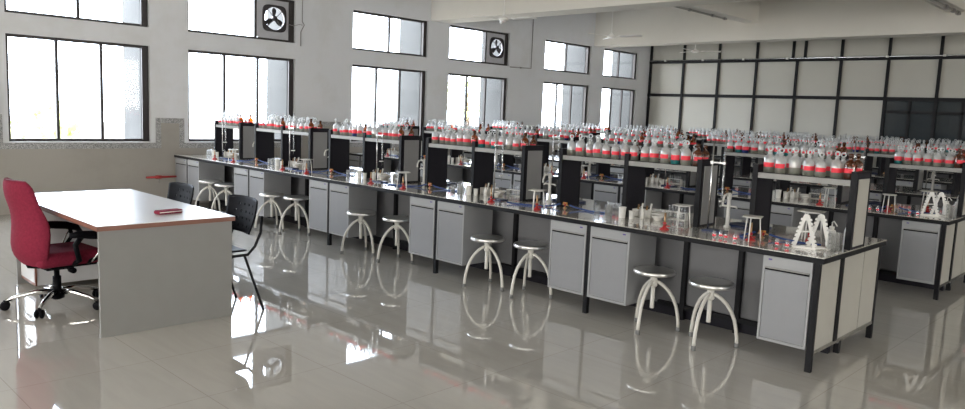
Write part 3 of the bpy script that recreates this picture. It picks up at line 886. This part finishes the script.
# ------------------------------------------------------------------ visitor chairs
def make_visitor():
    c = thing('visitor_chair', 'x', 'chair')
    # backrest: perforated curved shell (local +Y is the back)
    n, k = 26, 15
    W_, H_ = .27, .30
    P = []
    for j in range(k+1):
        v = j/k; row = []
        for i in range(n+1):
            u = -1+2*i/n
            wd = W_*(1-.14*(1-v)**1.5)*(1-.04*v**4)
            cut = 1-.10*abs(u)**5
            row.append((u*wd, -.05*u*u*1.0+.09*v-.03*v*v, .64+H_*(.5+(v-.5)*cut)))
        P.append(row)
    holes = set()
    mb = MB()
    nu = n+1; vs = [p for r_ in P for p in r_]
    fs = []
    for j in range(k):
        for i in range(n):
            if 2 <= j <= k-2 and 4 <= i <= n-5 and j % 3 == 2 and (i+(j//3) % 2*2) % 4 == 1:
                # small square perforation: ring of four faces
                a, b_, c_, d_ = j*nu+i, j*nu+i+1, (j+1)*nu+i+1, (j+1)*nu+i
                ce = sum((Vector(vs[q]) for q in (a, b_, c_, d_)), Vector())/4
                o = len(vs); vs += [tuple(ce.lerp(Vector(vs[q]), .97)) for q in (a, b_, c_, d_)]
                q = [a, b_, c_, d_]
                for z in range(4): fs.append((q[z], q[(z+1) % 4], o+(z+1) % 4, o+z))
            else:
                fs.append((j*nu+i, j*nu+i+1, (j+1)*nu+i+1, (j+1)*nu+i))
    mb.add(vs, fs, 0, True)
    mb.build('backrest', 'black_plastic', c, solid=.012)
    # seat
    P = []
    for j in range(9):
        v = -1+2*j/8; row = []
        for i in range(9):
            u = -1+2*i/8
            row.append((u*.20*(1-.06*abs(v)**4), -.25+v*.23*(1-.05*abs(u)**4), .50+.012*(u*u)-.03*max(0, -v-.6)))
        P.append(row)
    MB().grid(P).build('seat', 'black_plastic', c, solid=.018, subsurf=1)
    for s in (-1, 1):
        MB().tube([(s*.235, .065, .80), (s*.24, .05, .66), (s*.24, .0, .55), (s*.235, -.06, .485), (s*.235, -.42, .475)], .012, 8).build('side_frame', 'black_edge', c)
        MB().tube([(s*.235, -.09, .48), (s*.25, .075, .0)], .011, 8).build('leg', 'black_edge', c)
        MB().tube([(s*.235, -.40, .475), (s*.25, -.50, .0)], .011, 8).build('leg', 'black_edge', c)
    MB().tube([(-.24, -.2, .475), (.24, -.2, .475)], .010, 8).build('cross_tube', 'black_edge', c)
    return c
vc = Proto(make_visitor())
vc.place((6.90, -1.40, 0), -.03, scale=1.08, label= 'black perforated plastic visitor chair at the desk corner beside the open aisle', group='visitor chairs')
vc.place((5.66, -1.42, 0), .0, scale=1.08, label= 'black perforated visitor chair mostly hidden behind the desk, closer to the window', group='visitor chairs')

# ------------------------------------------------------------------ red swivel chair (local +Y is where it faces)
def swivel():
    c = thing('office_chair', 'crimson fabric swivel chair with chrome star base behind the white desk', 'office chair', (6.0, -2.69, 0), .10)
    c.scale = (1.15,)*3
    # back with head rest: profile extruded in x with rounding
    prof = [(-.20, .36), (-.235, .41), (-.25, .50), (-.235, .61), (-.24, .72), (-.265, .80), (-.28, .86), (-.295, .96), (-.30, 1.0)]
    wid = [.19, .245, .265, .27, .255, .235, .225, .215, .17]
    th = [.05, .085, .10, .10, .085, .07, .085, .08, .035]
    def shell(lo, hi):
        P = []
        for (y, z), w_, t_ in list(zip(prof, wid, th))[lo:hi]:
            row = []
            for i in range(21):
                a = 2*PI*i/20
                ca, sa = math.cos(a), math.sin(a)
                x = w_*(abs(ca)**.55)*(1 if ca > 0 else -1)
                row.append((x, y+.5*t_*(abs(sa)**.6)*(1 if sa > 0 else -1)+.09*(x/.27)**2, z))
            P.append(row)
        return P
    P = shell(0, 9)
    mb = MB().grid(P)
    mb.f.append(list(range(20))); mb.m.append(0); mb.sm.append(True)
    mb.f.append([8*21+i for i in range(20)][::-1]); mb.m.append(0); mb.sm.append(True)
    mb.build('backrest', 'red_fabric', c, subsurf=1)
    MB().box(-.235, .235, -.21, .27, .35, .46).build('seat', 'red_fabric', c, bevel=.045, segs=4)
    MB().box(-.20, .20, -.12, .22, .335, .36).build('seat_shell', 'black_plastic', c, bevel=.01)
    MB().tube([(0, -.12, .335), (0, -.19, .345), (0, -.225, .42), (0, -.225, .50)], .022, 8).build('back_bracket', 'black_plastic', c)
    MB().box(-.08, .08, -.1, .1, .30, .34).build('tilt_mechanism', 'black_plastic', c, bevel=.01)
    MB().tube([(.08, .02, .32), (.20, .03, .32)], .008, 8).lathe([(0, -.03), (.022, -.03), (.022, .03), (0, .03)], 12, M4=rotm('Y', PI/2, (.2, .03, .315))).build('lever', 'black_plastic', c)
    MB().lathe([(0, .06), (.03, .06), (.03, .24), (.02, .24), (.02, .31), (0, .31)], 14).build('gas_column', 'black_plastic', c)
    for s in (-1, 1):
        a = MB().tube([(s*.20, .04, .36), (s*.28, .05, .40), (s*.29, .02, .52), (s*.29, .07, .585)], .02, 10).tube([(s*.20, .14, .36), (s*.28, .17, .40), (s*.29, .24, .49), (s*.29, .22, .575)], .016, 8)
        a.build('arm_support', 'black_plastic', c)
        P = []
        pad = [(-.02, .595), (.04, .60), (.12, .59), (.2, .58), (.28, .555), (.32, .515)]
        MB().tube([(s*.30, y, z) for y, z in pad], .028, 12, rs=[.018, .028, .032, .032, .028, .012]).build('armrest', 'black_plastic', c)
        MB().tube([(s*.325, .26, .56), (s*.322, .21, .50), (s*.30, .17, .43), (s*.28, .14, .38)], .007, 8).build('arm_trim', 'chrome', c)
    hub = MB().lathe([(0, .07), (.05, .07), (.055, .10), (.045, .14), (0, .14)], 14).build('base_hub', 'black_plastic', c)
    for k in range(5):
        a = k*2*PI/5+[.0][0]+.53; ca, sa = math.cos(a), math.sin(a)
        l = MB().tube([(.03*ca, .03*sa, .12), (.14*ca, .14*sa, .125), (.26*ca, .26*sa, .10), (.34*ca, .34*sa, .07)], .016, 10, rs=[.024, .02, .016, .014]).build('base_leg', 'chrome', c)
        w_ = MB()
        for q in (-.018, .018):
            R = Matrix.Translation((.345*ca-sa*q, .345*sa+ca*q, .033)) @ Matrix.Rotation(a, 4, 'Z') @ Matrix.Rotation(PI/2, 4, 'X')
            w_.lathe([(0, -.011), (.025, -.011), (.033, -.006), (.033, .006), (.025, .011), (0, .011)], 16, M4=R)
        w_.tube([(.345*ca, .345*sa, .035), (.345*ca, .345*sa, .075)], .012, 8).build('caster', 'black_plastic', l)
    return c
swivel()

# ------------------------------------------------------------------ ceiling fans
def make_fan():
    f = thing('ceiling_fan', 'x', 'ceiling fan')
    MB().lathe([(0, -.045), (.05, -.045), (.095, -.02), (.10, .01), (.06, .03), (.03, .05), (.03, .07), (.015, .08), (0, .08)], 20).build('motor', 'fan_white', f)
    MB().tube([(0, 0, .07), (0, 0, 5.4-3.65)], .012, 8).build('down_rod', 'fan_white', f)
    MB().lathe([(0, 1.67), (.05, 1.66), (.05, 1.74), (0, 1.74)], 14).build('ceiling_cup', 'fan_white', f)
    for k in range(3):
        a = k*2*PI/3; R = Matrix.Rotation(a, 4, 'Z')
        b = MB().box(.07, .20, -.015, .015, -.004, .004, 0, R)
        P = [[(r, -w_, .012+s), (r, 0, .004+s), (r, w_, -.012+s)] for r, w_, s in ((.17, .05, 0), (.3, .065, 0), (.55, .068, .005), (.66, .06, .006), (.69, .035, .006))]
        b.grid(P, 0, R)
        b.build('blade', 'fan_white', f, solid=.006)
    return f
fan = Proto(make_fan())
for (x, y, z), a, lab in [((3.25, 5.94, 3.65), .24, 'white three-blade ceiling fan in front of the first cross beam'),
                          ((3.36, 9.35, 3.66), .30, 'white ceiling fan hanging between the two cross beams'),
                          ((2.65, 14.4, 3.78), .60, 'white ceiling fan beyond the second cross beam by the partition')]:
    fan.place((x, y, z), a, lab, 'ceiling fans')

# ------------------------------------------------------------------ daylight
wd = bpy.data.worlds.new('daylight'); S.world = wd; wd.use_nodes = True
bg = wd.node_tree.nodes['Background']
N, Lk = wd.node_tree.nodes, wd.node_tree.links
tc = N.new('ShaderNodeTexCoord')
# sky tint added to colour the room light: bluer on -X, warmer behind camera
dt = N.new('ShaderNodeVectorMath'); dt.operation = 'DOT_PRODUCT'; dt.inputs[1].default_value = (.62, -.62, 0)
Lk.new(tc.outputs['Generated'], dt.inputs[0])
mr = N.new('ShaderNodeMath'); mr.operation = 'MULTIPLY_ADD'; mr.inputs[1].default_value = .6; mr.inputs[2].default_value = .5
rp = N.new('ShaderNodeValToRGB')
rp.color_ramp.elements[0].position = .15; rp.color_ramp.elements[1].position = .85
rp.color_ramp.elements[0].color = (.83, .93, 1.10, 1); rp.color_ramp.elements[1].color = (.97, .94, .87, 1)
Lk.new(dt.outputs['Value'], mr.inputs[0]); Lk.new(mr.outputs[0], rp.inputs['Fac']); Lk.new(rp.outputs['Color'], bg.inputs['Color'])
bg.inputs['Strength'].default_value = 5.0
def portal(name, loc, rot, sx_, sy_):
    l = bpy.data.lights.new(name, 'AREA'); l.shape = 'RECTANGLE'; l.size = sx_; l.size_y = sy_
    l.cycles.is_portal = True
    o = bpy.data.objects.new(name, l); COL.objects.link(o); o.location = loc; o.rotation_euler = rot
    return o
for a, b in WINS:
    for z0, z1 in ((ZS, ZT), (ZUS, ZUT)):
        portal('window_portal', (-.24, (a+b)/2, (z0+z1)/2), (0, -PI/2, 0), z1-z0, b-a)
for a, b in WR:
    portal('window_portal', (XR+.21, (a+b)/2, 2.4), (0, PI/2, 0), 2.8, b-a)
for a, b in WF:
    portal('window_portal', ((a+b)/2, YN-.21, 2.4), (PI/2, 0, 0), b-a, 2.8)

# ------------------------------------------------------------------ camera
cam = bpy.data.cameras.new('camera'); co = bpy.data.objects.new('camera', cam); COL.objects.link(co); S.camera = co
yaw, pitch, roll = .7677, -.1232, .0415
fw = Vector((-math.sin(yaw)*math.cos(pitch), math.cos(yaw)*math.cos(pitch), math.sin(pitch)))
r = fw.cross(Vector((0, 0, 1))).normalized(); u = r.cross(fw)
r2 = r*math.cos(roll)+u*math.sin(roll); u2 = -r*math.sin(roll)+u*math.cos(roll)
R = Matrix((r2, u2, -fw)).transposed().to_4x4()
co.matrix_world = Matrix.Translation((13.2202, -4.7659, 1.8785)) @ R
cam.sensor_fit = 'HORIZONTAL'; cam.sensor_width = 36; cam.lens = 748.96/965*36
cam.clip_start = .05; cam.clip_end = 300

vs = S.view_settings
vs.view_transform = 'Standard'; vs.look = 'None'; vs.gamma = 1; vs.use_curve_mapping = False; vs.exposure = 1.72
S.cycles.use_denoising = True
S.cycles.max_bounces = 12; S.cycles.transparent_max_bounces = 24; S.cycles.diffuse_bounces = 6
S.cycles.caustics_reflective = False; S.cycles.caustics_refractive = False
